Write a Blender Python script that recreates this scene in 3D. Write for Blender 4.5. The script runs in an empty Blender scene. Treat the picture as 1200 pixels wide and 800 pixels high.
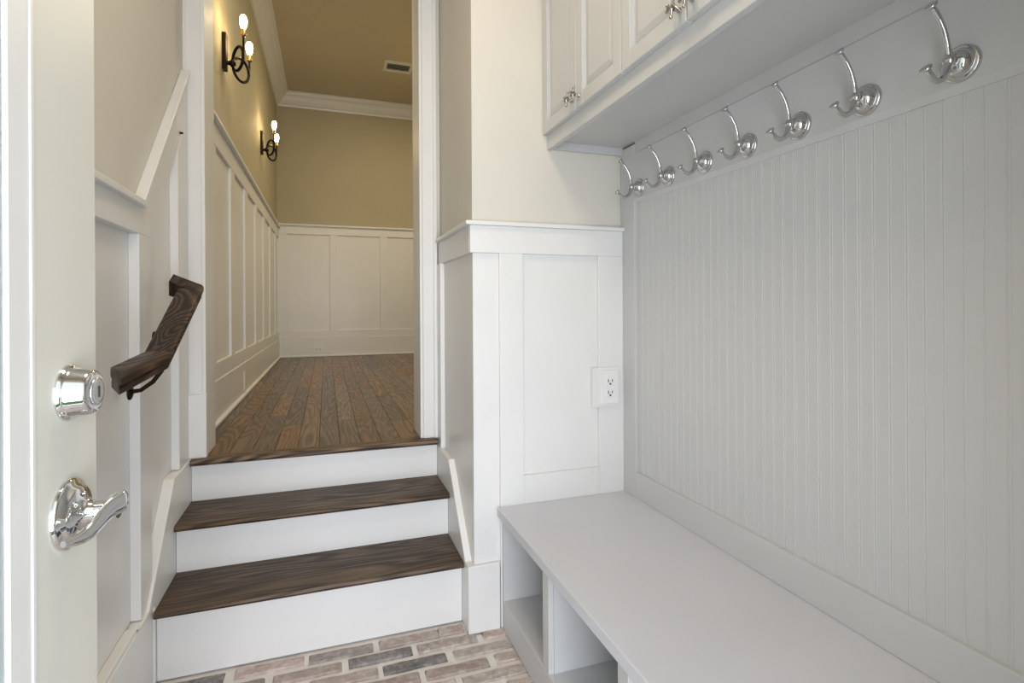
import bpy, bmesh, math, random
from mathutils import Vector, Matrix
random.seed(7)
C = bpy.context.scene.collection
sc = bpy.context.scene
H = 1.264                     # eye height above the brick floor; heights below are given relative to the eye

# ------------------------------------------------------------------ camera
F, YAW, ROLL = 628.9, 0.3328, -0.00559
cd = bpy.data.cameras.new('camera'); cam = bpy.data.objects.new('camera', cd); C.objects.link(cam)
c_, s_ = math.cos(YAW), math.sin(YAW)
fwd = Vector((s_, c_, 0)); r0 = Vector((c_, -s_, 0)); u0 = Vector((0, 0, 1))
rt = r0*math.cos(ROLL) + u0*math.sin(ROLL); up = -r0*math.sin(ROLL) + u0*math.cos(ROLL)
cam.matrix_world = Matrix(((rt.x, up.x, -fwd.x, 0), (rt.y, up.y, -fwd.y, 0), (rt.z, up.z, -fwd.z, H), (0, 0, 0, 1)))
cd.sensor_width = 36; cd.lens = 36*F/1200; cd.shift_y = -(400-359.7)/1200; cd.clip_start = 0.02
sc.camera = cam

# ------------------------------------------------------------------ world, lights, exposure
w = bpy.data.worlds.new('world'); sc.world = w; w.use_nodes = True
bg = w.node_tree.nodes['Background']; bg.inputs[0].default_value = (0.84, 0.92, 1.0, 1); bg.inputs[1].default_value = 1.3

def area(name, loc, direction, sx, sy, energy, col):
    l = bpy.data.lights.new(name, 'AREA'); l.shape = 'RECTANGLE'; l.size = sx; l.size_y = sy; l.energy = energy; l.color = col
    o = bpy.data.objects.new(name, l); C.objects.link(o); o.location = loc
    o.rotation_euler = Vector(direction).to_track_quat('-Z', 'Y').to_euler()
    return o
area('doorway_daylight', (0.08, -0.95, H-0.25), (0.08, 1, 0.10), 1.3, 2.1, 66, (0.88, 0.92, 1.0))
area('mudroom_ceiling_light', (0.15, 1.15, H+1.80), (0, 0, -1), 0.45, 0.45, 11, (1.0, 0.83, 0.60))
area('hall_ceiling_light', (1.15, 5.6, H+2.76), (0, 0, -1), 0.5, 0.5, 32, (1.0, 0.85, 0.57))
area('hall_ceiling_light', (0.2, 3.3, H+2.76), (0, 0, -1), 0.4, 0.4, 13, (1.0, 0.87, 0.62))

vs = sc.view_settings
vs.view_transform = 'Standard'; vs.look = 'None'; vs.gamma = 1; vs.use_curve_mapping = False; vs.exposure = 0.16

# ------------------------------------------------------------------ materials
def base(name, col, rough=0.5, metal=0.0, **kw):
    m = bpy.data.materials.new(name); m.use_nodes = True
    b = m.node_tree.nodes['Principled BSDF']
    b.inputs['Base Color'].default_value = (*col, 1); b.inputs['Roughness'].default_value = rough; b.inputs['Metallic'].default_value = metal
    for k, v in kw.items(): b.inputs[k].default_value = v
    return m, m.node_tree.nodes, m.node_tree.links, b
def ramp(n, stops):
    r = n.new('ShaderNodeValToRGB'); e = r.color_ramp.elements
    e[0].position, e[0].color = stops[0][0], (*stops[0][1], 1)
    e[1].position, e[1].color = stops[-1][0], (*stops[-1][1], 1)
    for p, c in stops[1:-1]:
        x = e.new(p); x.color = (*c, 1)
    return r
def paint(name, col, rough=0.45, bump=0.02, scale=60):
    m, n, l, b = base(name, col, rough)
    tc = n.new('ShaderNodeTexCoord'); no = n.new('ShaderNodeTexNoise'); no.inputs['Scale'].default_value = 3.0; no.inputs['Detail'].default_value = 3
    d = tuple(x*0.955 for x in col)
    r = ramp(n, [(0.3, d), (0.7, col)])
    l.new(tc.outputs['Object'], no.inputs['Vector']); l.new(no.outputs['Fac'], r.inputs['Fac']); l.new(r.outputs['Color'], b.inputs['Base Color'])
    n2 = n.new('ShaderNodeTexNoise'); n2.inputs['Scale'].default_value = scale; n2.inputs['Detail'].default_value = 4
    bp = n.new('ShaderNodeBump'); bp.inputs['Strength'].default_value = bump*4; bp.inputs['Distance'].default_value = 0.002
    l.new(tc.outputs['Object'], n2.inputs['Vector']); l.new(n2.outputs['Fac'], bp.inputs['Height']); l.new(bp.outputs['Normal'], b.inputs['Normal'])
    return m
def wood(name, axis, dark, mid, light, rough=0.3, coat=0.0, scale=1.0, fig=0.5):
    m, n, l, b = base(name, mid, rough)
    tc = n.new('ShaderNodeTexCoord'); oi = n.new('ShaderNodeObjectInfo')
    mul = n.new('ShaderNodeVectorMath'); mul.operation = 'SCALE'; mul.inputs['Scale'].default_value = 17.0
    cx = n.new('ShaderNodeCombineXYZ'); 
    for k in ('X', 'Y', 'Z'): l.new(oi.outputs['Random'], cx.inputs[k])
    l.new(cx.outputs[0], mul.inputs[0])
    add = n.new('ShaderNodeVectorMath'); add.operation = 'ADD'; l.new(tc.outputs['Object'], add.inputs[0]); l.new(mul.outputs[0], add.inputs[1])
    mp = n.new('ShaderNodeMapping'); l.new(add.outputs[0], mp.inputs['Vector'])
    sv = [9.0*scale]*3; sv['XYZ'.index(axis)] = 0.9*scale; mp.inputs['Scale'].default_value = sv
    # cathedral figure: contour lines of a stretched noise field
    no = n.new('ShaderNodeTexNoise'); no.inputs['Scale'].default_value = 0.8; no.inputs['Detail'].default_value = 1.5; no.inputs['Distortion'].default_value = 0.3
    l.new(mp.outputs[0], no.inputs['Vector'])
    m1 = n.new('ShaderNodeMath'); m1.operation = 'MULTIPLY'; m1.inputs[1].default_value = 120.0; l.new(no.outputs['Fac'], m1.inputs[0])
    m2 = n.new('ShaderNodeMath'); m2.operation = 'SINE'; l.new(m1.outputs[0], m2.inputs[0])
    m3 = n.new('ShaderNodeMath'); m3.operation = 'MULTIPLY_ADD'; m3.inputs[1].default_value = fig; m3.inputs[2].default_value = 1-fig; l.new(m2.outputs[0], m3.inputs[0])
    mp2 = n.new('ShaderNodeMapping'); l.new(add.outputs[0], mp2.inputs['Vector'])
    sv2 = [150.0]*3; sv2['XYZ'.index(axis)] = 5.0; mp2.inputs['Scale'].default_value = sv2
    fine = n.new('ShaderNodeTexNoise'); fine.inputs['Scale'].default_value = 1.0; fine.inputs['Detail'].default_value = 3; l.new(mp2.outputs[0], fine.inputs['Vector'])
    mix = n.new('ShaderNodeMath'); mix.operation = 'MULTIPLY'; mix.use_clamp = True; l.new(m3.outputs[0], mix.inputs[0])
    f2 = n.new('ShaderNodeMath'); f2.operation = 'MULTIPLY_ADD'; f2.inputs[1].default_value = 2.0; f2.inputs[2].default_value = -0.2; l.new(fine.outputs['Fac'], f2.inputs[0]); l.new(f2.outputs[0], mix.inputs[1])
    r = ramp(n, [(0.08, dark), (0.42, mid), (0.95, light)]); l.new(mix.outputs[0], r.inputs['Fac'])
    hs = n.new('ShaderNodeHueSaturation')
    v = n.new('ShaderNodeMapRange'); v.inputs['To Min'].default_value = 0.62; v.inputs['To Max'].default_value = 1.4; l.new(oi.outputs['Random'], v.inputs['Value'])
    wn = n.new('ShaderNodeTexWhiteNoise'); wn.noise_dimensions = '1D'; l.new(oi.outputs['Random'], wn.inputs['W'])
    h2 = n.new('ShaderNodeMapRange'); h2.inputs['To Min'].default_value = 0.75; h2.inputs['To Max'].default_value = 1.25; l.new(wn.outputs['Value'], h2.inputs['Value'])
    l.new(v.outputs[0], hs.inputs['Value']); l.new(h2.outputs[0], hs.inputs['Saturation']); l.new(r.outputs['Color'], hs.inputs['Color']); l.new(hs.outputs[0], b.inputs['Base Color'])
    bp = n.new('ShaderNodeBump'); bp.inputs['Strength'].default_value = 0.25; bp.inputs['Distance'].default_value = 0.001; l.new(mix.outputs[0], bp.inputs['Height']); l.new(bp.outputs[0], b.inputs['Normal'])
    rr = n.new('ShaderNodeMapRange'); rr.inputs['To Min'].default_value = rough+0.15; rr.inputs['To Max'].default_value = rough; l.new(mix.outputs[0], rr.inputs['Value']); l.new(rr.outputs[0], b.inputs['Roughness'])
    b.inputs['Coat Weight'].default_value = coat; b.inputs['Coat Roughness'].default_value = 0.2
    return m
def brickmat(name, a, bcol, haze=(0.66, 0.61, 0.57), amount=0.6):
    m, n, l, b = base(name, a, 0.85)
    tc = n.new('ShaderNodeTexCoord'); oi = n.new('ShaderNodeObjectInfo')
    add = n.new('ShaderNodeVectorMath'); add.operation = 'ADD'
    mul = n.new('ShaderNodeMath'); mul.operation = 'MULTIPLY'; mul.inputs[1].default_value = 31.0; l.new(oi.outputs['Random'], mul.inputs[0])
    l.new(tc.outputs['Object'], add.inputs[0]); l.new(mul.outputs[0], add.inputs[1])
    no = n.new('ShaderNodeTexNoise'); no.inputs['Scale'].default_value = 13; no.inputs['Detail'].default_value = 6; l.new(add.outputs[0], no.inputs['Vector'])
    r = ramp(n, [(0.35, a), (0.65, bcol)]); l.new(no.outputs['Fac'], r.inputs['Fac'])
    n2 = n.new('ShaderNodeTexNoise'); n2.inputs['Scale'].default_value = 42; n2.inputs['Detail'].default_value = 8; n2.inputs['Roughness'].default_value = 0.7; l.new(add.outputs[0], n2.inputs['Vector'])
    r2 = ramp(n, [(0.44, (0, 0, 0)), (0.66, (amount,)*3)]); l.new(n2.outputs['Fac'], r2.inputs['Fac'])
    mx = n.new('ShaderNodeMix'); mx.data_type = 'RGBA'; l.new(r2.outputs['Color'], mx.inputs['Factor']); l.new(r.outputs['Color'], mx.inputs['A']); mx.inputs['B'].default_value = (*haze, 1)
    hs = n.new('ShaderNodeHueSaturation'); v = n.new('ShaderNodeMapRange'); v.inputs['To Min'].default_value = 0.8; v.inputs['To Max'].default_value = 1.2
    l.new(oi.outputs['Random'], v.inputs['Value']); l.new(v.outputs[0], hs.inputs['Value']); l.new(mx.outputs['Result'], hs.inputs['Color']); l.new(hs.outputs[0], b.inputs['Base Color'])
    bp = n.new('ShaderNodeBump'); bp.inputs['Strength'].default_value = 0.7; bp.inputs['Distance'].default_value = 0.003; l.new(n2.outputs['Fac'], bp.inputs['Height']); l.new(bp.outputs[0], b.inputs['Normal'])
    return m
def metal(name, col, rough):
    m, n, l, b = base(name, col, rough, 1.0)
    tc = n.new('ShaderNodeTexCoord'); no = n.new('ShaderNodeTexNoise'); no.inputs['Scale'].default_value = 30
    mr = n.new('ShaderNodeMapRange'); mr.inputs['To Min'].default_value = rough*0.8; mr.inputs['To Max'].default_value = rough*1.3
    l.new(tc.outputs['Object'], no.inputs['Vector']); l.new(no.outputs['Fac'], mr.inputs['Value']); l.new(mr.outputs[0], b.inputs['Roughness'])
    return m

TRIM = paint('white_trim_paint', (0.78, 0.775, 0.76), 0.35)
GREIGE = paint('greige_wall_paint', (0.66, 0.63, 0.565), 0.7, 0.05, 120)
HALLP = paint('dimmed_hall_wall_paint', (0.45, 0.40, 0.275), 0.7, 0.05, 120)  # greige wall paint with the hall's dim warm light put into the colour
GREY = paint('grey_cabinet_paint', (0.575, 0.575, 0.572), 0.42)
GREYTOP = paint('daylit_grey_bench_paint', (0.64, 0.645, 0.685), 0.45)  # cabinet grey, with cool daylight on the bench top put into the colour
DOORP = paint('cream_door_paint', (0.70, 0.69, 0.62), 0.4)
CEIL = paint('ceiling_paint', (0.70, 0.68, 0.62), 0.8)
HCEIL = paint('dimmed_hall_ceiling_paint', (0.56, 0.50, 0.37), 0.8)  # weaker light high in the hall is painted into this ceiling colour
TREAD = wood('dark_stained_oak_tread', 'X', (0.018, 0.010, 0.006), (0.072, 0.043, 0.024), (0.135, 0.085, 0.048), 0.42, fig=0.38)
NOSE = wood('worn_oak_nosing', 'X', (0.045, 0.025, 0.014), (0.15, 0.09, 0.05), (0.30, 0.19, 0.11), 0.42)
RAILW = wood('dark_stained_rail', 'Y', (0.010, 0.003, 0.001), (0.028, 0.0085, 0.003), (0.075, 0.026, 0.009), 0.38); RAILW.node_tree.nodes['Principled BSDF'].inputs['Specular IOR Level'].default_value = 0.3
PLANK = wood('brown_oak_floorboard', 'Y', (0.022, 0.010, 0.004), (0.090, 0.045, 0.017), (0.15, 0.078, 0.030), 0.28, 0.25, fig=0.32)
PLANK2 = wood('grey_brown_oak_floorboard', 'Y', (0.022, 0.012, 0.006), (0.080, 0.044, 0.020), (0.13, 0.078, 0.036), 0.28, 0.25, fig=0.32)
PLANK3 = wood('orange_oak_floorboard', 'Y', (0.03, 0.011, 0.004), (0.13, 0.055, 0.016), (0.21, 0.098, 0.030), 0.28, 0.25, fig=0.32)
BR_P = brickmat('pink_brick', (0.35, 0.255, 0.225), (0.47, 0.385, 0.35))
BR_G = brickmat('taupe_brick', (0.30, 0.255, 0.235), (0.42, 0.35, 0.315))
BR_D = brickmat('charcoal_brick', (0.10, 0.095, 0.095), (0.21, 0.195, 0.19), amount=0.35)
MORTAR = brickmat('pale_mortar', (0.58, 0.54, 0.50), (0.68, 0.64, 0.60), (0.75, 0.71, 0.67), 0.4)
DCHROME = metal('darkened_polished_chrome', (0.60, 0.60, 0.61), 0.05)  # hook chrome, base colour darkened to stand for reflections of dark surroundings
CHROME = metal('chrome', (0.74, 0.74, 0.75), 0.06)
PEWTER = metal('pewter', (0.42, 0.40, 0.37), 0.25)
IRON = metal('black_iron', (0.03, 0.024, 0.02), 0.42)
BRASS = metal('brass', (0.62, 0.40, 0.16), 0.3)
PLASTIC = paint('white_plastic', (0.80, 0.80, 0.79), 0.3)
DARK = paint('dark_slot', (0.03, 0.03, 0.03), 0.6)
BLACKC = paint('outdoor_siding', (0.35, 0.4, 0.38), 0.7)
m, n, l, b = base('clear_glass', (0.9, 0.97, 0.95), 0.0); b.inputs['Transmission Weight'].default_value = 1; b.inputs['IOR'].default_value = 1.45; GLASS = m
m, n, l, b = base('lit_bulb', (1, 0.8, 0.5), 0.3); b.inputs['Emission Color'].default_value = (1, 0.72, 0.36, 1); b.inputs['Emission Strength'].default_value = 45; BULB = m
m, n, l, b = base('lamp_diffuser', (1, 1, 1), 0.3); b.inputs['Emission Color'].default_value = (1, 0.93, 0.82, 1); b.inputs['Emission Strength'].default_value = 2; DIFF = m
m, n, l, b = base('foliage', (0.06, 0.14, 0.04), 0.7)
no = n.new('ShaderNodeTexNoise'); no.inputs['Scale'].default_value = 6; r = ramp(n, [(0.3, (0.03, 0.09, 0.02)), (0.7, (0.14, 0.26, 0.08))]); l.new(no.outputs['Fac'], r.inputs['Fac']); l.new(r.outputs['Color'], b.inputs['Base Color']); GREEN = m

# ------------------------------------------------------------------ mesh helpers (heights relative to the eye unless local=True)
class MB:
    def __init__(s): s.v = []; s.f = []; s.smooth = []
    def add(s, vs, fs, sm=False):
        k = len(s.v); s.v += [tuple(p) for p in vs]; s.f += [tuple(i+k for i in f) for f in fs]; s.smooth += [sm]*len(fs); return s
    def box(s, x0, x1, y0, y1, z0, z1):
        x0, x1 = sorted((x0, x1)); y0, y1 = sorted((y0, y1)); z0, z1 = sorted((z0, z1))
        return s.add([(x, y, z) for z in (z0, z1) for y in (y0, y1) for x in (x0, x1)],
                     [(0, 2, 3, 1), (4, 5, 7, 6), (0, 1, 5, 4), (2, 6, 7, 3), (0, 4, 6, 2), (1, 3, 7, 5)])
    def prism(s, pts, axis, a, b_):
        """polygon pts (2-D, in the two other axes in order) extruded along axis from a to b_"""
        def mk(p, t):
            return {'X': (t, p[0], p[1]), 'Y': (p[0], t, p[1]), 'Z': (p[0], p[1], t)}[axis]
        n = len(pts)
        return s.add([mk(p, a) for p in pts]+[mk(p, b_) for p in pts],
                     [tuple(range(n))[::-1], tuple(range(n, 2*n))]+[(i, (i+1) % n, n+(i+1) % n, n+i) for i in range(n)])
    def loft(s, rings, caps=True, sm=True):
        n = len(rings[0]); k = len(rings)
        fs = [(i*n+j, i*n+(j+1) % n, (i+1)*n+(j+1) % n, (i+1)*n+j) for i in range(k-1) for j in range(n)]
        s.add([p for r in rings for p in r], fs, sm)
        if caps:
            s.add(rings[0], [tuple(range(n))[::-1]]); s.add(rings[-1], [tuple(range(n))])
        return s
    def tube(s, pts, rad, n=10, flat=1.0, closed=False):
        pts = [Vector(p) for p in pts]; rings = []; m = len(pts); prev = None
        if not hasattr(rad, '__len__'): rad = [rad]*m
        for i, p in enumerate(pts):
            if closed: t = (pts[(i+1) % m]-pts[i-1]).normalized()
            else: t = (pts[min(i+1, m-1)]-pts[max(i-1, 0)]).normalized()
            if prev is None: a = t.orthogonal().normalized() if abs(t.z) > 0.9 else t.cross(Vector((0, 0, 1))).normalized()
            else: a = (prev-t*prev.dot(t)).normalized()
            prev = a; b_ = t.cross(a)
            rings.append([p+(a*math.cos(2*math.pi*k/n)+b_*math.sin(2*math.pi*k/n)*flat)*rad[i] for k in range(n)])
        if closed: rings.append(rings[0])
        return s.loft(rings, not closed)
    def lathe(s, prof, origin, axis, n=28):
        """prof: (distance along axis, radius)"""
        ax = Vector(axis).normalized(); a = ax.orthogonal().normalized(); b_ = ax.cross(a); o = Vector(origin)
        return s.loft([[o+ax*d+(a*math.cos(2*math.pi*k/n)+b_*math.sin(2*math.pi*k/n))*max(r_, 1e-5) for k in range(n)] for d, r_ in prof])
    def ball(s, c, r_, n=12):
        return s.lathe([(-r_*math.cos(math.pi*i/8), r_*math.sin(math.pi*i/8)) for i in range(9)], c, (0, 0, 1), n)
    def mesh(s, name, mat, off=Vector((0, 0, 0))):
        me = bpy.data.meshes.new(name); me.from_pydata([tuple(Vector(p)-off) for p in s.v], [], s.f); me.materials.append(mat)
        bm = bmesh.new(); bm.from_mesh(me); bmesh.ops.remove_doubles(bm, verts=bm.verts, dist=1e-6) if len(bm.verts) < 0 else None
        bmesh.ops.recalc_face_normals(bm, faces=bm.faces); bm.to_mesh(me); bm.free()
        for p, q in zip(me.polygons, s.smooth): p.use_smooth = q
        return me
    def build(s, name, mat, parent=None, bevel=0.0, local=False, kind=None, label=None, cat=None, group=None):
        """world coordinates; the object's origin is put at its own base (or the parent's)"""
        vs = [Vector(p)+Vector((0, 0, 0 if local else H)) for p in s.v]
        base_ = Vector((0, 0, 0))
        pw = wpos(parent) if parent else Vector((0, 0, 0))
        if not local:
            lo = [min(p[i] for p in vs) for i in range(3)]; hi = [max(p[i] for p in vs) for i in range(3)]
            base_ = Vector(((lo[0]+hi[0])/2, (lo[1]+hi[1])/2, lo[2]))
        t = MB(); t.v = vs; t.f = s.f; t.smooth = s.smooth
        o = bpy.data.objects.new(name, t.mesh(name, mat, base_)); C.objects.link(o)
        if parent: o.parent = parent
        o.location = base_-(pw if not local else Vector((0, 0, 0)))
        if local: o.location = (0, 0, 0)
        if bevel:
            b = o.modifiers.new('bevel', 'BEVEL'); b.width = bevel; b.segments = 2; b.limit_method = 'ANGLE'; b.angle_limit = math.radians(40); b.harden_normals = False
        for k, v in (('kind', kind), ('label', label), ('category', cat), ('group', group)):
            if v: o[k] = v
        return o
def wpos(o):
    p = Vector((0, 0, 0))
    while o: p += o.location; o = o.parent
    return p
def thing(name, loc, label=None, cat=None, group=None, kind=None, z_rel=True):
    o = bpy.data.objects.new(name, None); C.objects.link(o); o.empty_display_size = 0.05
    o.location = Vector(loc)+Vector((0, 0, H if z_rel else 0))
    for k, v in (('kind', kind), ('label', label), ('category', cat), ('group', group)):
        if v: o[k] = v
    return o
def copy_tree(o, parent=None):
    c = o.copy(); C.objects.link(c); c.parent = parent
    for ch in list(o.children): copy_tree(ch, c)
    return c
def B(*a): return MB().box(*a)

FL = -1.264         # brick floor
HF = -0.645         # hall floor
S = 'structure'
MC = 1.92           # mudroom ceiling
HC = 2.80           # hall ceiling

# ------------------------------------------------------------------ setting: floors
fl = B(-0.60, 1.32, -0.14, 2.62, FL-0.12, FL-0.007).build('floor', MORTAR, kind=S)
def brick_mesh(L, seed):
    rnd = random.Random(seed); W, Hh = 0.052, 0.03
    j = lambda a: rnd.uniform(-a, a)
    lo = []; mid = []; top = []
    nx = 5
    def ring(ins, z, jit):
        pts = []
        for i in range(nx): pts.append((-L/2+ins+(L-2*ins)*i/(nx-1), -W/2+ins+j(jit), z+j(0.0008)))
        for i in range(nx): pts.append((L/2-ins-(L-2*ins)*i/(nx-1), W/2-ins+j(jit), z+j(0.0008)))
        return pts
    m_ = MB(); m_.loft([ring(0, -Hh, 0.001), ring(0, -0.006, 0.0022), ring(0.005, 0.0, 0.002)], True, True)
    return m_
vari = {}
for nm, mat in (('p', BR_P), ('g', BR_G), ('d', BR_D)):
    vari[nm] = []
    for k in range(4):
        mm = brick_mesh(0.225, k*7+ord(nm)).mesh('brick', mat); vari[nm].append(mm)
half = {nm: brick_mesh(0.10, 91+ord(nm)).mesh('brick', mat) for nm, mat in (('p', BR_P), ('g', BR_G), ('d', BR_D))}
rb = random.Random(11)
special = {(0, 1): 'p', (0, 0): 'g', (0, 2): 'p', (1, 1): 'd', (2, 1): 'd', (2, 2): 'g', (2, 3): 'p', (1, 2): 'g', (3, 2): 'p', (3, 1): 'p', (4, 3): 'g', (0, -2): 'd'}
for row in range(29):
    yc = 2.070-0.0745*row
    if yc < -0.1: break
    off = 0.175 if row % 2 == 0 else 0.055
    for k in range(-4, 6):
        x0 = off+0.2485*(k-1)+rb.uniform(-0.006, 0.006)
        xc = x0+0.0125+0.1105
        a, z = x0+0.0125, x0+0.2335
        lim0, lim1 = -0.548, 0.645
        col = special.get((row, k), rb.choice('ppggpgd' if rb.random() < 0.6 else 'pg'))
        if a >= lim0-0.02 and z <= lim1+0.03: me = vari[col][rb.randrange(4)]
        elif a < lim0 and z-0.1 > lim0-0.02 and z-0.1 < lim1: me = half[col]; xc = z-0.05
        elif z > lim1 and a+0.1 < lim1+0.05: me = half[col]; xc = a+0.05
        else: continue
        if row == 0 and xc > 0.46 and z > 0.53: me = half[col]; xc = 0.455
        o = bpy.data.objects.new('brick', me); C.objects.link(o); o.parent = fl
        o.location = Vector((xc, yc+rb.uniform(-0.002, 0.002), FL+H+rb.uniform(-0.001, 0.002)))-wpos(fl)
        o.rotation_euler.z = rb.uniform(-0.012, 0.012)

hf = B(-0.61, 1.75, 2.643, 7.62, HF-0.12, HF-0.012).build('hall_floor', DARK, kind=S)
rp = random.Random(5); pm = {}
W_ = 0.095
for i in range(25):
    xa = -0.607+i*W_
    xb = min(xa+W_, 1.70)
    y = 2.66; first = True
    while y < 7.6:
        L = rp.uniform(0.35, 1.0) if first else rp.choice((0.6, 0.9, 1.2, 1.5)); first = False
        y1 = min(y+L, 7.6)
        if 7.6-y1 < 0.2: y1 = 7.6
        key = (round(y1-y, 3), round(xb-xa, 3), rp.choice('abccab'))
        mat = {'a': PLANK, 'b': PLANK2, 'c': PLANK3}[key[2]]
        if key not in pm:
            g = 0.0007
            lx, ly = key[1]/2-g, key[0]/2-g
            mb = MB().loft([[(-lx, -ly, -0.012), (lx, -ly, -0.012), (lx, ly, -0.012), (-lx, ly, -0.012)],
                            [(-lx, -ly, -0.0012), (lx, -ly, -0.0012), (lx, ly, -0.0012), (-lx, ly, -0.0012)],
                            [(-lx+.0014, -ly+.0014, 0), (lx-.0014, -ly+.0014, 0), (lx-.0014, ly-.0014, 0), (-lx+.0014, ly-.0014, 0)]], True, False)
            pm[key] = mb.mesh('floorboard', mat)
        o = bpy.data.objects.new('floorboard', pm[key]); C.objects.link(o); o.parent = hf
        o.location = Vector(((xa+xb)/2, (y+y1)/2, HF+H))-wpos(hf)
        y = y1

# ------------------------------------------------------------------ setting: left wall (mudroom) with stepped panelling
XP, XT, XD = -0.59, -0.56, -0.577        # panel, trim, drywall planes
wl = MB()
wl.box(-0.75, XP, -0.14, 0.78, FL, MC)       # behind the open door
wl.box(-0.75, XP, 1.36, 2.86, FL, MC)
wl.box(-0.75, XP, 0.78, 1.36, FL, -1.05); wl.box(-0.75, XP, 0.78, 1.36, 0.95, MC)
wl = wl.build('wall_left', TRIM, kind=S)
SL = 1.12
rake = lambda y, z0=0.335: z0+SL*(y-2.01)
MB().prism([(-0.14, 0.98), (2.664, 0.98), (2.664, MC), (-0.14, MC)], 'X', XP, XD).build('drywall', GREIGE, wl)
MB().prism([(1.36, 0.352), (2.01, 0.352), (2.567, 0.98), (1.36, 0.98)], 'X', XP, XD).build('drywall', GREIGE, wl)
# frame of rails and stiles
MB().prism([(1.36, 0.24), (2.11, 0.24), (2.47, 0.643), (2.635, 0.643+0.185), (2.635, 0.99), (2.585, 0.98), (2.01, 0.335), (1.36, 0.335)], 'X', XP, XT).build('top_rail', TRIM, wl, 0.002)
MB().prism([(1.992, 0.24), (1.992, -0.985), (2.045, -0.985), (2.11, -0.915), (2.11, 0.24)], 'X', XP, XT).build('stile', TRIM, wl, 0.002)
MB().prism([(2.47, -0.645), (2.635, -0.645), (2.635, 0.828), (2.47, 0.643)], 'X', XP, XT).build('stile', TRIM, wl, 0.002)
B(XP, XT, 1.37, 1.45, -0.99, 0.24).build('stile', TRIM, wl, 0.002)
MB().prism([(1.36, FL), (2.115, FL), (2.115, -1.0), (1.36, -1.0)], 'X', XP, XT+0.004).build('base_board', TRIM, wl, 0.004)
MB().prism([(1.95, -0.992), (2.04, -0.985), (2.355, -0.648), (2.64, -0.645), (2.64, FL), (2.10, FL), (2.10, -1.0)], 'X', XP, -0.551).build('skirt_board', TRIM, wl, 0.003)
B(XP, XT, 1.36, 1.95, -1.0, -0.985).build('base_cap', TRIM, wl, 0.003)
# cap: level run, then raked run
B(XD, -0.540, 1.30, 2.02, 0.327, 0.347).build('panel_cap', TRIM, wl, 0.003)
MB().prism([(2.005, 0.327), (2.60, 0.331+SL*0.59), (2.60, 0.352+SL*0.59), (1.995, 0.347)], 'X', XD, -0.543).build('raked_cap', TRIM, wl, 0.002)
# window beyond the open door's glass
wn1 = thing('window_1', (-0.66, 1.07, -1.05), kind=S)
f_ = MB(); f_.box(-0.69, -0.63, 0.78, 0.83, -1.05, 0.95); f_.box(-0.69, -0.63, 1.31, 1.36, -1.05, 0.95); f_.box(-0.69, -0.63, 0.83, 1.31, -1.05, -0.99); f_.box(-0.69, -0.63, 0.83, 1.31, 0.89, 0.95)
f_.build('window_frame', TRIM, wn1, 0.003)
for z in (-0.50, 0.18): B(-0.68, -0.64, 0.83, 1.31, z, z+0.025).build('muntin', TRIM, wn1)
B(-0.662, -0.658, 0.83, 1.31, -0.99, 0.89).build('window_pane', GLASS, wn1)

# ------------------------------------------------------------------ setting: return wall beside the bench (faces the camera)
YR = 2.034
we = B(0.556, 1.35, YR, 2.66, FL, MC).build('wall_end', GREIGE, kind=S)
B(0.540, 0.556, YR, 2.66, 0.335, MC).build('drywall', GREIGE, we)
B(0.540, 0.556, YR, 2.66, FL, 0.335).build('side_panel', TRIM, we)
# front panelling, proud of the wall
Yp, Yt = 2.030, 2.016
B(0.540, 1.20, Yp, YR, FL, 0.335).build('back_panel', TRIM, we)
B(0.527, 1.20, Yt, Yp, 0.213, 0.320).build('top_rail', TRIM, we, 0.002)
B(0.645, 0.745, Yt, Yp, FL, 0.213).build('stile', TRIM, we, 0.002)
B(1.082, 1.20, Yt, Yp, -0.79, 0.213).build('stile', TRIM, we, 0.002)
B(0.745, 1.082, Yt, Yp, -0.79, -0.675).build('bottom_rail', TRIM, we, 0.002)
B(0.508, 1.205, 2.003, YR, 0.320, 0.336).build('panel_cap', TRIM, we, 0.003)
B(0.508, YR-1.494, YR, 2.640, 0.320, 0.336).build('panel_cap', TRIM, we, 0.003)
B(0.512, 0.641, 2.012, Yp, FL, -1.003).build('plinth_block', TRIM, we, 0.004)
# stair side
B(0.526, 0.540, Yp, 2.655, 0.213, 0.320).build('top_rail', TRIM, we, 0.002)
B(0.519, 0.540, 2.562, 2.655, -0.68, 0.213).build('stile', TRIM, we, 0.002)
MB().prism([(Yp, FL), (2.65, FL), (2.65, -0.68), (2.365, -0.68), (2.065, -1.005), (Yp, -1.005)], 'X', 0.512, 0.540).build('skirt_board', TRIM, we, 0.003)

# ------------------------------------------------------------------ setting: wall with the cased opening to the hall
wo = MB()
wo.box(-0.75, -0.512, 2.665, 2.845, FL, HC); wo.box(0.452, 1.35, 2.665, 2.845, FL, HC); wo.box(-0.512, 0.452, 2.665, 2.845, 1.70, HC)
wo = wo.build('wall_opening', GREIGE, kind=S)
tr = thing('trim_1', (0, 2.65, HF), kind=S)
B(-0.512, -0.499, 2.650, 2.86, HF, 1.70).build('jamb', TRIM, tr, 0.002)
B(0.436, 0.452, 2.650, 2.86, HF, 1.70).build('jamb', TRIM, tr, 0.002)
B(-0.499, 0.436, 2.650, 2.86, 1.684, 1.70).build('head_jamb', TRIM, tr, 0.002)
def casing(x0, x1):       # x0 wall side, x1 opening side
    d = 1 if x1 > x0 else -1
    m_ = MB(); m_.prism([(x0, 2.665), (x0, 2.636), (x0+d*0.014, 2.636), (x0+d*0.018, 2.643), (x1-d*0.012, 2.643), (x1-d*0.006, 2.650), (x1, 2.652), (x1, 2.665)], 'Z', HF+0.001, 1.78); return m_
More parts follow.
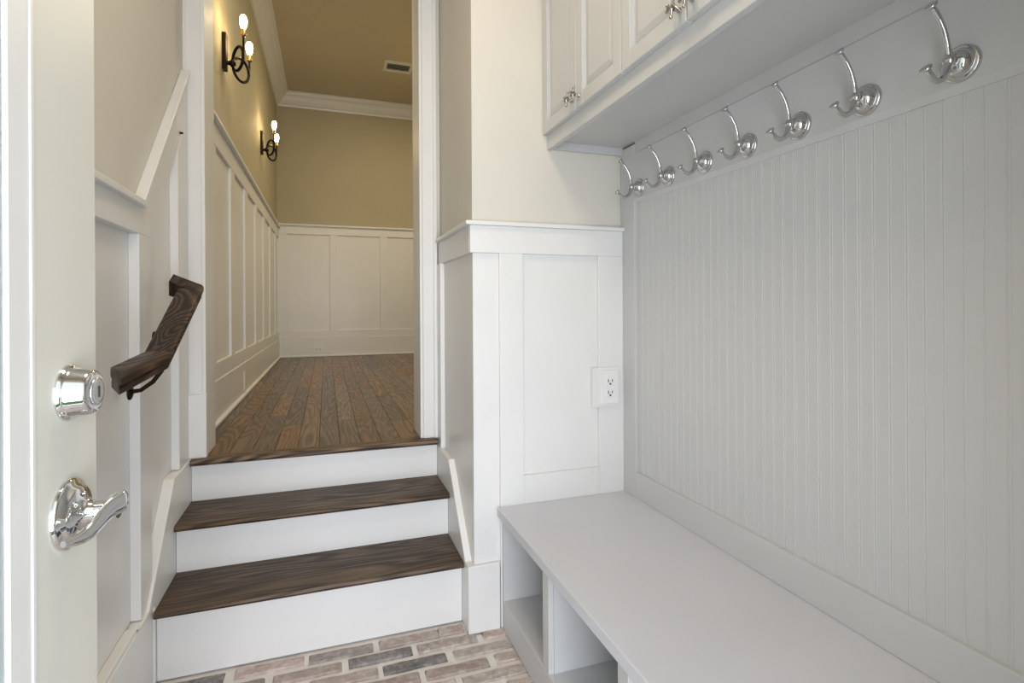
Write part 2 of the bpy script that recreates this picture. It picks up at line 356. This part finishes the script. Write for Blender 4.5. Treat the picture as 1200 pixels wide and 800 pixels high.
casing(-0.5848, -0.503).build('casing', TRIM, tr); casing(0.5185, 0.440).build('casing', TRIM, tr)
B(-0.582, -0.494, 2.628, 2.665, HF+0.001, -0.370).build('plinth_block', TRIM, tr, 0.003)
B(-0.580, 0.5185, 2.640, 2.665, 1.70, 1.79).build('head_casing', TRIM, tr, 0.003)

# ------------------------------------------------------------------ setting: hall beyond
XH, YF = -0.605, 7.60
hw = B(-0.75, XH, 2.845, 7.75, HF-0.1, HC+0.02).build('hall_wall_left', HALLP, kind=S)
B(XH, XH+0.004, 2.86, YF, HF, 1.05).build('back_panel', TRIM, hw)
B(XH, XH+0.020, 2.86, YF, 0.92, 1.045).build('top_rail', TRIM, hw, 0.002)
B(XH, XH+0.045, 2.86, YF, 1.045, 1.068).build('panel_cap', TRIM, hw, 0.004)
B(XH, XH+0.020, 2.86, YF, -0.40, -0.305).build('bottom_rail', TRIM, hw, 0.002)
B(XH, XH+0.026, 2.86, YF, HF, -0.40).build('base_board', TRIM, hw, 0.004)
B(XH+0.02, XH+0.045, 2.86, YF, HF, HF+0.022).build('shoe_moulding', TRIM, hw, 0.006)
y = 2.86
for i in range(8):
    ys = 3.27+0.645*i-0.645
    B(XH, XH+0.018, max(2.86, ys), min(ys+0.15, YF), -0.305, 0.92).build('stile', TRIM, hw, 0.002)
hb = B(-0.75, 1.75, YF, 7.75, HF-0.1, HC+0.02).build('hall_wall_end', HALLP, kind=S)
B(XH, 1.70, YF-0.004, YF, HF, 1.09).build('back_panel', TRIM, hb)
B(XH, 1.70, YF-0.020, YF, 0.975, 1.082).build('top_rail', TRIM, hb, 0.002)
B(XH, 1.70, YF-0.045, YF, 1.082, 1.105).build('panel_cap', TRIM, hb, 0.004)
B(XH, 1.70, YF-0.020, YF, -0.385, -0.295).build('bottom_rail', TRIM, hb, 0.002)
B(XH, 1.70, YF-0.026, YF, HF, -0.385).build('base_board', TRIM, hb, 0.004)
B(XH+0.02, 1.70, YF-0.045, YF-0.02, HF, HF+0.022).build('shoe_moulding', TRIM, hb, 0.006)
for xa, xb in ((XH, -0.478), (0.045, 0.150), (0.700, 0.795), (1.34, 1.44)):
    B(xa, xb, YF-0.020, YF, -0.295, 0.975).build('stile', TRIM, hb, 0.002)
B(1.70, 1.80, 2.845, 7.75, HF-0.1, HC+0.02).build('hall_wall_right', HALLP, kind=S)
B(-0.75, 1.80, 2.845, 7.75, HC, HC+0.1).build('hall_ceiling', HCEIL, kind=S)
prof = [(0, -0.165), (0.018, -0.165), (0.024, -0.148), (0.05, -0.13), (0.075, -0.10), (0.10, -0.055), (0.125, -0.035), (0.135, -0.015), (0.15, -0.012), (0.15, 0), (0, 0)]
def crown(name, ra, rb_):
    return MB().loft([[Vector(ra(o, z)) for o, z in prof], [Vector(rb_(o, z)) for o, z in prof]], True, False).build(name, TRIM, kind=S)
crown('trim_2', lambda o, z: (XH+o, 2.846, HC+z), lambda o, z: (XH+o, YF-o, HC+z))
crown('trim_3', lambda o, z: (XH+o, YF-o, HC+z), lambda o, z: (1.70, YF-o, HC+z))

# ------------------------------------------------------------------ setting: rest of the mudroom shell
wr = B(1.224, 1.35, -0.14, 2.034, FL, MC).build('wall_right', GREIGE, kind=S)
wb = MB(); wb.box(-0.59, -0.41, -0.14, 0.02, FL, MC); wb.box(0.56, 1.224, -0.14, 0.02, FL, MC); wb.box(-0.41, 0.56, -0.14, 0.02, 1.06, MC)
wb.build('wall_back', GREIGE, kind=S)
B(-0.75, 1.35, -0.14, 2.845, MC, MC+0.1).build('ceiling', CEIL, kind=S)

# ------------------------------------------------------------------ outside (behind the window and the doorway)
B(-9, 6, -8, 5, FL-0.9, FL-0.8).build('lawn', GREEN, kind='stuff', label='green lawn outside the glass of the open door', cat='lawn')
hg = MB(); rr_ = random.Random(3)
for i in range(60):
    cx, cy, cz = -3.4+rr_.uniform(-.35, .35), rr_.uniform(0.5, 9), -1.3+rr_.uniform(0, 1.3); rad = rr_.uniform(.25, .5)
    rings = []
    for a in range(6):
        t = math.pi*a/5; rings.append([(cx+rad*math.sin(t)*math.cos(q*math.pi/4)*rr_.uniform(.8, 1.15), cy+rad*math.sin(t)*math.sin(q*math.pi/4)*rr_.uniform(.8, 1.15), cz-rad*math.cos(t)) for q in range(8)])
    hg.loft(rings, True, True)
hg.build('hedge', GREEN, kind='stuff', label='green hedge seen dimly through the glass of the open door', cat='hedge')

# ------------------------------------------------------------------ open entry door
E_ = Vector((-0.332, 0.98)); D_ = Vector((-0.0523, -0.9986)); N_ = Vector((0.9986, -0.0523))
DT = 0.044
def dpt(t, n, z): p = E_+D_*t+N_*n; return (p.x, p.y, z)
def dbox(t0, t1, n0, n1, z0, z1):
    return MB().add([dpt(t, n, z) for z in (z0, z1) for n in (n0, n1) for t in (t0, t1)],
                    [(0, 2, 3, 1), (4, 5, 7, 6), (0, 1, 5, 4), (2, 6, 7, 3), (0, 4, 6, 2), (1, 3, 7, 5)])
door = thing('door_1', (E_.x, E_.y, FL), kind=S)
ZB, ZT = FL+0.008, 1.02
dbox(0, 0.165, -DT, 0, ZB, ZT).build('stile', DOORP, door, 0.002)
dbox(0.775, 0.915, -DT, 0, ZB, ZT).build('stile', DOORP, door, 0.002)
dbox(0.165, 0.775, -DT, 0, ZB, ZB+0.26).build('bottom_rail', DOORP, door, 0.002)
dbox(0.165, 0.775, -DT, 0, ZT-0.16, ZT).build('top_rail', DOORP, door, 0.002)
m_ = MB()
for t0, t1, z0, z1 in ((0.163, 0.170, ZB+0.25, ZT-0.15), (0.768, 0.775, ZB+0.25, ZT-0.15), (0.17, 0.768, ZB+0.25, ZB+0.262), (0.17, 0.768, ZT-0.162, ZT-0.15)):
    q = dbox(t0, t1, -DT-0.0012, 0.0012, z0, z1); m_.add(q.v, q.f)
m_.build('glazing_bead', TRIM, door, 0.0006)
for t0, t1, z0, z1 in ((0.171, 0.212, ZB+0.262, ZT-0.162), (0.728, 0.768, ZB+0.262, ZT-0.162), (0.212, 0.728, ZB+0.262, ZB+0.31), (0.212, 0.728, ZT-0.21, ZT-0.162)):
    dbox(t0, t1, -DT+0.001, -0.0006, z0, z1).build('glass_frame', TRIM, door, 0.001)
dbox(0.212, 0.728, -0.012, -0.006, ZB+0.31, ZT-0.21).build('glass_pane', GLASS, door)
# deadbolt
def dvec(n, t=0, z=0): return Vector((N_.x*n+D_.x*t, N_.y*n+D_.y*t, z))
p0 = Vector(dpt(0.083, 0, -0.114))
db = MB().lathe([(0, 0.039), (0.004, 0.039), (0.007, 0.036), (0.010, 0.0345), (0.027, 0.031), (0.031, 0.029), (0.033, 0.0265), (0.0335, 0.024)], p0, (N_.x, N_.y, 0), 40).build('deadbolt', CHROME, door, label='chrome round deadbolt')
MB().lathe([(0.033, 0.0195), (0.0355, 0.0190), (0.036, 0.015)], p0, (N_.x, N_.y, 0), 32).build('lock_cylinder', metal('satin_chrome', (0.8, 0.8, 0.82), 0.25), db)
q0 = p0+dvec(0.0362); MB().add([q0+dvec(0.0006*a, 0.002*b_, 0.008*c) for c in (-1, 1) for a in (-1, 1) for b_ in (-1, 1)], [(0, 2, 3, 1), (4, 5, 7, 6), (0, 1, 5, 4), (2, 6, 7, 3), (0, 4, 6, 2), (1, 3, 7, 5)]).build('keyhole', DARK, db)
# lever handle
p1 = Vector(dpt(0.085, 0, -0.2795))
lv = MB().lathe([(0, 0.048), (0.004, 0.048), (0.007, 0.045), (0.009, 0.040), (0.013, 0.038), (0.016, 0.033), (0.018, 0.026), (0.020, 0.020), (0.026, 0.0155), (0.034, 0.013), (0.06, 0.0125)], p1, (N_.x, N_.y, 0), 40).build('door_lever', CHROME, door, label='chrome curved lever on a round rose')
def lever_path():
    pts = [(0.046, -0.012, 0.009), (0.060, -0.011, 0.011), (0.067, -0.004, 0.010), (0.066, 0.005, 0.010), (0.060, 0.014, 0.010), (0.055, 0.026, 0.005), (0.051, 0.040, -0.004), (0.047, 0.056, -0.011), (0.0415, 0.074, -0.012), (0.034, 0.090, -0.009)]
    return [p1+dvec(n, t, z) for n, t, z in pts]
pp = lever_path(); hgt = [0.009, 0.013, 0.0145, 0.0150, 0.0150, 0.0140, 0.0125, 0.010, 0.0075, 0.004]
rings = []
for i, p in enumerate(pp):
    t = (pp[min(i+1, len(pp)-1)]-pp[max(i-1, 0)]).normalized(); side = t.cross(Vector((0, 0, 1))).normalized(); u_ = side.cross(t)
    th = 0.0055 if i < 8 else 0.0045
    rings.append([p+side*math.cos(2*math.pi*k/14)*th+u_*math.sin(2*math.pi*k/14)*hgt[i] for k in range(14)])
o = MB().loft(rings).build('lever_arm', CHROME, lv); ss = o.modifiers.new('smooth', 'SUBSURF'); ss.levels = ss.render_levels = 1
MB().lathe([(0.018, 0.003), (0.0215, 0.003), (0.022, 0.001)], p1+dvec(0, 0.0, 0.026), (N_.x, N_.y, 0), 10).build('set_screw', PEWTER, lv)

# ------------------------------------------------------------------ staircase
st = thing('staircase', (-0.02, 2.36, FL), 'short staircase of dark wood treads and white risers climbing from brick floor to hall', 'stairs')
for yy, z0, z1 in ((2.118, FL, -1.037), (2.372, -1.037, -0.848), (2.622, -0.848, -0.669)):
    B(-0.550, 0.511, yy, yy+0.02, z0, z1).build('riser', TRIM, st, 0.001)
def tread(y0, y1, zt, name='tread', mat=TREAD, th=0.024):
    pr = [(y1, zt), (y1, zt-th), (y0+0.012, zt-th), (y0+0.004, zt-th*0.85), (y0, zt-th*0.5), (y0+0.004, zt-th*0.13), (y0+0.012, zt)]
    MB().prism(pr, 'X', -0.550, 0.5112).build(name, mat, st)
tread(2.075, 2.3715, -1.013); tread(2.335, 2.6215, -0.824)
tread(2.587, 2.6615, -0.643, 'landing_nosing', NOSE, 0.026)
B(-0.545, 0.505, 2.14, 2.66, FL, -1.045).build('carriage', DARK, st)

# ------------------------------------------------------------------ handrail
hr = thing('handrail', (-0.455, 1.80, -0.165), 'dark stained wooden handrail with a level foot and wall return, beside the stairs', 'handrail')
# section (x offset from centre, z from bottom): broad flat top, stepped sides
sec = [(-0.030, 0.0), (0.030, 0.0), (0.032, 0.003), (0.032, 0.014), (0.028, 0.017), (0.028, 0.020), (0.038, 0.024), (0.040, 0.028), (0.040, 0.040), (0.036, 0.047), (0.026, 0.050),
       (-0.026, 0.050), (-0.036, 0.047), (-0.040, 0.040), (-0.040, 0.028), (-0.038, 0.024), (-0.028, 0.020), (-0.028, 0.017), (-0.032, 0.014), (-0.032, 0.003)]
XR = -0.460
sl = 0.50
def ring(y, z, skew=0.0, tilt=0.0, hs=1.0):
    return [(XR+a, y+skew*a-tilt*b_, z+b_*hs) for a, b_ in sec]
lowY, bendY, topY = 1.465, 1.79, 2.225; zb = -0.170
MB().loft([ring(lowY, zb-0.018, -2.4), ring(bendY, zb, -0.6)], True, False).build('level_rail', RAILW, hr, 0.0012)
zt_ = zb+sl*(topY-bendY)
def ring2(y, skew): return [(XR+a, y+skew*a, zb+sl*max(0, (y+skew*a-bendY))+b_) for a, b_ in sec]
MB().loft([ring(bendY, zb, -0.6), ring2(topY, -0.55)], True, False).build('sloped_rail', RAILW, hr, 0.0012)
# return to the wall
e0 = [(-0.440, 2.215, 0.094), (-0.440, 2.150, 0.062), (-0.440, 2.150, 0.014), (-0.440, 2.215, 0.046)]
e1 = [(-0.532, 2.278, 0.130), (-0.532, 2.213, 0.098), (-0.532, 2.213, 0.046), (-0.532, 2.278, 0.078)]
MB().loft([e0, e1], True, False).build('wall_return', RAILW, hr, 0.004)
def bracket(y, zr, zw):
    b_ = MB().lathe([(0, 0.024), (0.004, 0.024), (0.007, 0.018), (0.009, 0.006)], (XT, y, zw), (1, 0, 0), 20).build('bracket', IRON, hr, label='black metal bracket')
    MB().tube([(XT+0.004, y, zw), (XT+0.03, y, zw+0.004), (XT+0.062, y-0.003, zw+0.028), (XT+0.085, y-0.005, zw+0.06), (XR, y-0.006, zr-0.02), (XR, y-0.006, zr)], [0.0065]*6, 8).build('bracket_arm', IRON, b_)
bracket(1.895, zb+sl*0.095, -0.248)
bracket(2.14, zb+sl*0.34, -0.10)

# ------------------------------------------------------------------ beadboard back of the built-in
XB, XF = 1.213, 1.200
bb = thing('beadboard_panelling', (1.21, 1.0, -0.79), 'grey painted beadboard panelling with flat frame rising above the bench', 'panelling')
B(1.216, 1.224, 0.02, 2.030, -0.79, 0.675).build('backing', GREY, bb)
pitch = 0.0375
cs = [(0, XB+0.0010), (0.001, XB), (0.0290, XB), (0.0300, XB+0.0010), (0.0308, XB+0.0003), (0.0328, XB-0.0002), (0.0348, XB+0.0003), (0.0358, XB+0.0010), (pitch, XB+0.0008)]
prof2 = [(1.2162, 0.0)]+[(x-0, y_) for y_, x in cs]+[(1.2162, pitch)]
bdm = MB().prism(prof2, 'Z', 0, 1.155).mesh('bead_board', GREY)
k0 = 0.647-0.0325
i0 = -16
for i in range(-16, 35):
    o = bpy.data.objects.new('bead_board', bdm); C.objects.link(o); o.parent = bb
    o.location = Vector((0, k0+pitch*i, -0.70+H))-wpos(bb)
B(XF, 1.216, 1.925, 2.030, -0.787, 0.668).build('stile', GREY, bb, 0.0015)
B(XF, 1.216, 0.02, 1.925, -0.787, -0.682).build('bottom_rail', GREY, bb, 0.002)
MB().prism([(1.2165, 0.425), (1.210, 0.425), (XF, 0.440), (XF, 0.628), (XF+0.004, 0.634), (1.2165, 0.634)], 'Y', 0.02, 1.925).build('hook_rail', GREY, bb, 0.0008)
B(1.2045, 1.216, 0.02, 1.925, 0.634, 0.6785).build('top_cleat', GREY, bb, 0.001)

# ------------------------------------------------------------------ bench with cubbies
bn = thing('storage_bench', (0.92, 1.02, FL), 'long grey painted bench with open cubbies against the beadboard', 'bench')
B(0.630, 1.2035, 0.021, 2.0155, -0.822, -0.787).build('bench_top', GREYTOP, bn, 0.003)
B(0.652, 1.20, 1.997, 2.0155, FL, -0.822).build('side_panel', GREY, bn, 0.001)
B(0.652, 1.20, 0.022, 0.040, FL, -0.822).build('side_panel', GREY, bn, 0.001)
B(1.185, 1.20, 0.04, 1.997, FL, -0.822).build('rear_panel', GREY, bn)
B(0.666, 1.185, 0.04, 1.997, -1.166, -1.1505).build('cubby_floor', GREY, bn, 0.001)
B(0.650, 0.6665, 0.04, 2.0155, FL+0.002, -1.150).build('kick_board', GREY, bn, 0.002)
for yc in (1.575, 1.105, 0.635, 0.165):
    B(0.668, 1.185, yc-0.030, yc-0.012, -1.150, -0.822).build('divider', GREY, bn, 0.001)
    B(0.650, 0.668, yc-0.026, yc+0.022, -1.150, -0.822).build('face_stile', GREY, bn, 0.0015)
B(0.650, 0.668, 1.9975, 2.0155, -1.150, -0.822).build('face_stile', GREY, bn, 0.001)

# ------------------------------------------------------------------ wall cabinet
cb = thing('wall_cabinet', (1.03, 1.02, 0.64), 'run of beige-grey raised upper cabinets hanging above the coat hooks', 'cabinet')
B(0.862, 1.2235, 0.021, 2.0335, 0.678, 1.86).build('cabinet_body', GREY, cb, 0.001)
B(0.858, 0.880, 0.021, 2.0335, 0.642, 0.700).build('light_rail', GREY, cb, 0.0015)
B(0.880, 1.2045, 2.018, 2.0335, 0.645, 0.678).build('end_cleat', GREY, cb, 0.001)
def knob_parts(parent, y, z):
    k = MB(); c = Vector((0.836, y, z))
    k.lathe([(0, 0.008), (0.003, 0.007), (0.006, 0.004), (0.016, 0.004)], c, (-1, 0, 0), 12)
    kk = k.build('knob', PEWTER, parent, label='ornate pewter twig knob')
    t = MB(); a = c+Vector((-0.018, 0, 0))
    t.tube([a+Vector((0, -0.022, -0.012)), a+Vector((-0.006, -0.010, 0.004)), a+Vector((-0.004, 0, -0.002)), a+Vector((-0.008, 0.010, 0.010)), a+Vector((0, 0.024, 0.006))], [0.003, 0.0045, 0.006, 0.0045, 0.003], 8)
    t.tube([a+Vector((-0.003, 0.004, -0.016)), a+Vector((-0.006, -0.002, 0)), a+Vector((-0.004, -0.008, 0.020))], [0.003, 0.005, 0.003], 8)
    for d in ((0, -0.023, -0.013), (0, 0.025, 0.006), (-0.003, 0.005, -0.018), (-0.004, -0.008, 0.022), (-0.008, 0.011, 0.012)):
        t.ball(a+Vector(d), 0.0048, 8)
    t.build('twig', PEWTER, kk)
doors_y = [(1.722, 2.028, 'lo'), (1.414, 1.718, 'hi'), (1.105, 1.410, 'lo'), (0.797, 1.101, 'hi'), (0.489, 0.793, 'lo'), (0.181, 0.485, 'hi')]
for ya, yb, side in doors_y:
    za, zb_ = 0.700, 1.82; fw = 0.048
    d = thing('cabinet_door', (0, 0, 0)); d.parent = cb
    d.location = Vector((0.85, (ya+yb)/2, za+H))-cb.location
    fr = MB()
    fr.box(0.838, 0.8615, ya, ya+fw, za, zb_); fr.box(0.838, 0.8615, yb-fw, yb, za, zb_)
    fr.box(0.838, 0.8615, ya+fw, yb-fw, za, za+fw); fr.box(0.838, 0.8615, ya+fw, yb-fw, zb_-fw, zb_)
    fr.build('door_frame', GREY, d, 0.002)
    # recessed field with a sloping margin
    a0, a1, b0, b1 = ya+fw, yb-fw, za+fw, zb_-fw; q = 0.032
    ri = [[(0.8600, y_, z) for y_, z in ((a0, b0), (a1, b0), (a1, b1), (a0, b1))], [(0.853, y_, z) for y_, z in ((a0, b0), (a1, b0), (a1, b1), (a0, b1))],
          [(0.853, y_, z) for y_, z in ((a0+.006, b0+.006), (a1-.006, b0+.006), (a1-.006, b1-.006), (a0+.006, b1-.006))],
          [(0.845, y_, z) for y_, z in ((a0+q, b0+q), (a1-q, b0+q), (a1-q, b1-q), (a0+q, b1-q))]]
    MB().loft(ri, True, False).build('door_panel', GREY, d)
    ky = ya+0.024 if side == 'lo' else yb-0.024
    knob_parts(d, ky, 0.738)

# ------------------------------------------------------------------ coat hooks
def make_hook():
    t = thing('coat_hook', (0, 0, 0), cat='hook', group='chrome coat hooks on the grey rail', z_rel=False)
    MB().lathe([(0, 0.0365), (0.004, 0.0365), (0.0075, 0.035), (0.0085, 0.031), (0.007, 0.029), (0.011, 0.028), (0.020, 0.024), (0.026, 0.017), (0.028, 0.0125), (0.0285, 0.0105), (0.032, 0.0115), (0.038, 0.0125), (0.043, 0.0115), (0.047, 0.007), (0.048, 0.0)], (0, 0, 0), (-1, 0, 0), 32).build('back_plate', DCHROME, t, local=True)
    def arm(pts, rad, tip, tdir):
        a = MB().tube([(-o_, 0, z) for o_, z in pts], rad, 10)
        a.lathe([(-0.005, 0.005), (-0.001, 0.0105), (0.0015, 0.0115), (0.004, 0.0095), (0.0055, 0.0)], (-tip[0], 0, tip[1]), tdir, 16)
        a.build('hook_arm', DCHROME, t, local=True)
    arm([(0.036, 0.000), (0.038, 0.016), (0.042, 0.036), (0.050, 0.058), (0.062, 0.078), (0.078, 0.094), (0.084, 0.099)], [0.008, 0.006, 0.0053, 0.005, 0.005, 0.0055, 0.0055], (0.086, 0.100), (-0.75, 0, 0.66))
    arm([(0.038, 0.0), (0.043, -0.020), (0.053, -0.036), (0.068, -0.043), (0.084, -0.040), (0.096, -0.030), (0.100, -0.026)], [0.009, 0.0075, 0.0068, 0.0064, 0.006, 0.006, 0.006], (0.102, -0.024), (-0.7, 0, 0.7))
    return t
hk = make_hook()
hy = (0.718, 0.916, 1.104, 1.290, 1.483, 1.684, 1.884)
hl = ('largest looking chrome double coat hook, nearest, last of the row away from the stairs',
      'chrome double coat hook, second nearest of the seven on the grey rail',
      'chrome double coat hook, third nearest of the seven on the grey rail',
      'middle chrome double coat hook of the seven on the grey rail',
      'chrome double coat hook, third from the stairs-end corner of the rail',
      'chrome double coat hook, second from the corner by the white panelled wall',
      'chrome double coat hook in the corner touching the white wall end, first of seven')
for i, (yy, lb) in enumerate(zip(hy, hl)):
    o = hk if i == 0 else copy_tree(hk)
    o.location = (XF, yy, 0.480+H); o['label'] = lb.replace('nearest, last', 'last')

# ------------------------------------------------------------------ wall sconces
def make_sconce():
    t = thing('wall_sconce', (0, 0, 0), cat='wall lamp', group='iron sconces on the hall wall', z_rel=False)
    MB().prism([(-0.03, -0.122), (0.03, -0.122), (0.034, -0.112), (0.034, 0.095), (0.03, 0.105), (-0.03, 0.105), (-0.034, 0.095), (-0.034, -0.112)], 'X', 0, 0.024).build('back_plate', IRON, t, 0.003, local=True)
    MB().lathe([(0.016, 0.018), (0.03, 0.012), (0.04, 0.014), (0.050, 0.027), (0.066, 0.024), (0.074, 0.01)], (0, 0, -0.075), (1, 0, 0), 16).build('hub', IRON, t, local=True)
    for sgn in (-1, 1):
        d = Vector((0.085, sgn*0.14, 0)).normalized(); c = Vector((0.055, 0, -0.067 if sgn < 0 else -0.085)); lift = 0.040 if sgn < 0 else 0.016
        R_ = 0.072; cen = c+d*(R_+0.004)
        loop = [cen+d*math.cos(a)*R_+Vector((0, 0, 1))*math.sin(a)*R_ for a in [2*math.pi*k/32 for k in range(32)]]
        a_ = MB().tube(loop, 0.009, 8, closed=True)
        e = c+d*(2*R_+0.004)
        a_.tube([e+Vector((0, 0, -0.015)), e+Vector((0, 0, 0.02))+d*0.004, e+Vector((0, 0, 0.05))+d*0.006, e+Vector((0, 0, 0.075+lift))+d*0.006], 0.0068, 8)
        ar = a_.build('arm', IRON, t, local=True)
        e2 = e+d*0.006+Vector((0, 0, 0.072+lift))
        MB().lathe([(0, 0.009), (0.004, 0.017), (0.012, 0.018), (0.020, 0.015), (0.042, 0.0155), (0.045, 0.012)], e2, (0, 0, 1), 20).build('lamp_holder', BRASS, ar, local=True)
        MB().lathe([(0.042, 0.010), (0.055, 0.015), (0.075, 0.020), (0.098, 0.0215), (0.118, 0.018), (0.128, 0.011), (0.132, 0.002)], e2, (0, 0, 1), 20).build('bulb', BULB, ar, local=True)
    return t
MB().lathe([(0, 0.005), (0.012, 0.004), (0.013, 0.001)], (XT, 2.50, 0.715), (1, 0, 0), 10).build('nail', IRON, wl)
sc1 = make_sconce(); sc1.location = (XH, 3.76, 1.615+H); sc1['label'] = 'black iron ring sconce with two lit bulbs, nearer the hall opening'
sc2 = copy_tree(sc1); sc2.location = (XH, 5.80, 1.640+H); sc2['label'] = 'smaller looking black iron ring sconce with two lit bulbs, close to hall corner'

# ------------------------------------------------------------------ ceiling vent
vt = thing('ceiling_vent', (0.80, 6.33, HC), 'small white ceiling vent grille with dark slots in the hall', 'vent')
vx0, vx1, vy0, vy1 = 0.640, 0.965, 6.19, 6.47
m_ = MB(); m_.box(vx0, vx1, vy0, vy0+0.06, HC-0.01, HC); m_.box(vx0, vx1, vy1-0.06, vy1, HC-0.01, HC); m_.box(vx0, vx0+0.035, vy0+.06, vy1-.06, HC-0.01, HC); m_.box(vx1-0.035, vx1, vy0+.06, vy1-.06, HC-0.01, HC)
m_.build('vent_frame', TRIM, vt, 0.002)
B(vx0+0.035, vx1-0.035, vy0+.06, vy1-.06, HC-0.003, HC-0.001).build('backing', DARK, vt)
for k in range(4): 
    y_ = vy0+0.075+0.037*k
    MB().prism([(y_, HC-0.010), (y_+0.004, HC-0.010), (y_+0.014, HC-0.003), (y_+0.010, HC-0.003)], 'X', vx0+0.035, vx1-0.035).build('slat', TRIM, vt)

# ------------------------------------------------------------------ outlets
def outlet(name, loc, nrm, label, horiz=False, block=False, s=1.0):
    """plate in the plane across nrm; built in local axes a (width), z"""
    t = thing(name, loc, label, 'outlet'); nrm = Vector(nrm); a = Vector((0, 0, 1)).cross(nrm); zz = Vector((0, 0, 1))
    if horiz: a, zz = zz, a
    def bx(a0, a1, z0, z1, n0, n1):
        return MB().add([a*(x*s)+zz*(z*s)+nrm*n for z in (z0, z1) for n in (n0, n1) for x in (a0, a1)], [(0, 2, 3, 1), (4, 5, 7, 6), (0, 1, 5, 4), (2, 6, 7, 3), (0, 4, 6, 2), (1, 3, 7, 5)])
    k = 0.0
    if block: 
        bx(-0.078, 0.046, -0.082, 0.082, -0.013, 0.010).build('mounting_block', TRIM, t, 0.001, local=True); k = 0.010
    bx(-0.042, 0.042, -0.070, 0.070, k, k+0.006).build('cover_plate', PLASTIC, t, 0.002, local=True)
    for sg in (-1, 1):
        c = sg*0.024
        so = bx(-0.020, 0.020, c-0.017, c+0.017, k+0.006, k+0.0085).build('socket', PLASTIC, t, 0.002, local=True)
        m_ = bx(-0.011, -0.0075, c-0.004, c+0.009, k+0.0085, k+0.0092)
        for a0, a1, z0, z1 in ((0.0075, 0.011, c-0.002, c+0.008), (-0.004, 0.004, c-0.014, c-0.007)):
            q = bx(a0, a1, z0, z1, k+0.0085, k+0.0092); m_.add(q.v, q.f)
        m_.build('slots', DARK, so, local=True)
    return t
outlet('wall_outlet', (1.126, Yt, -0.338), (0, -1, 0), 'white double outlet on a block on the white panelling over the bench', block=True)
outlet('wall_outlet', (XH+0.026, 4.42, -0.535), (1, 0, 0), 'small upright outlet in the baseboard of the long hall wall')
outlet('wall_outlet', (-0.105, YF-0.026, -0.545), (0, -1, 0), 'small sideways outlet in the baseboard at the hall end', horiz=True)

# ------------------------------------------------------------------ small ceiling lamps that carry the light (above the frame)
cl = thing('ceiling_lamp', (0.15, 1.15, MC-0.1), 'round flush ceiling lamp of the mudroom, over the brick floor', 'lamp')
MB().lathe([(0, 0.05), (0.02, 0.19), (0.10, 0.20)], (0.15, 1.15, MC-0.10), (0, 0, 1), 32).build('shade', DIFF, cl)
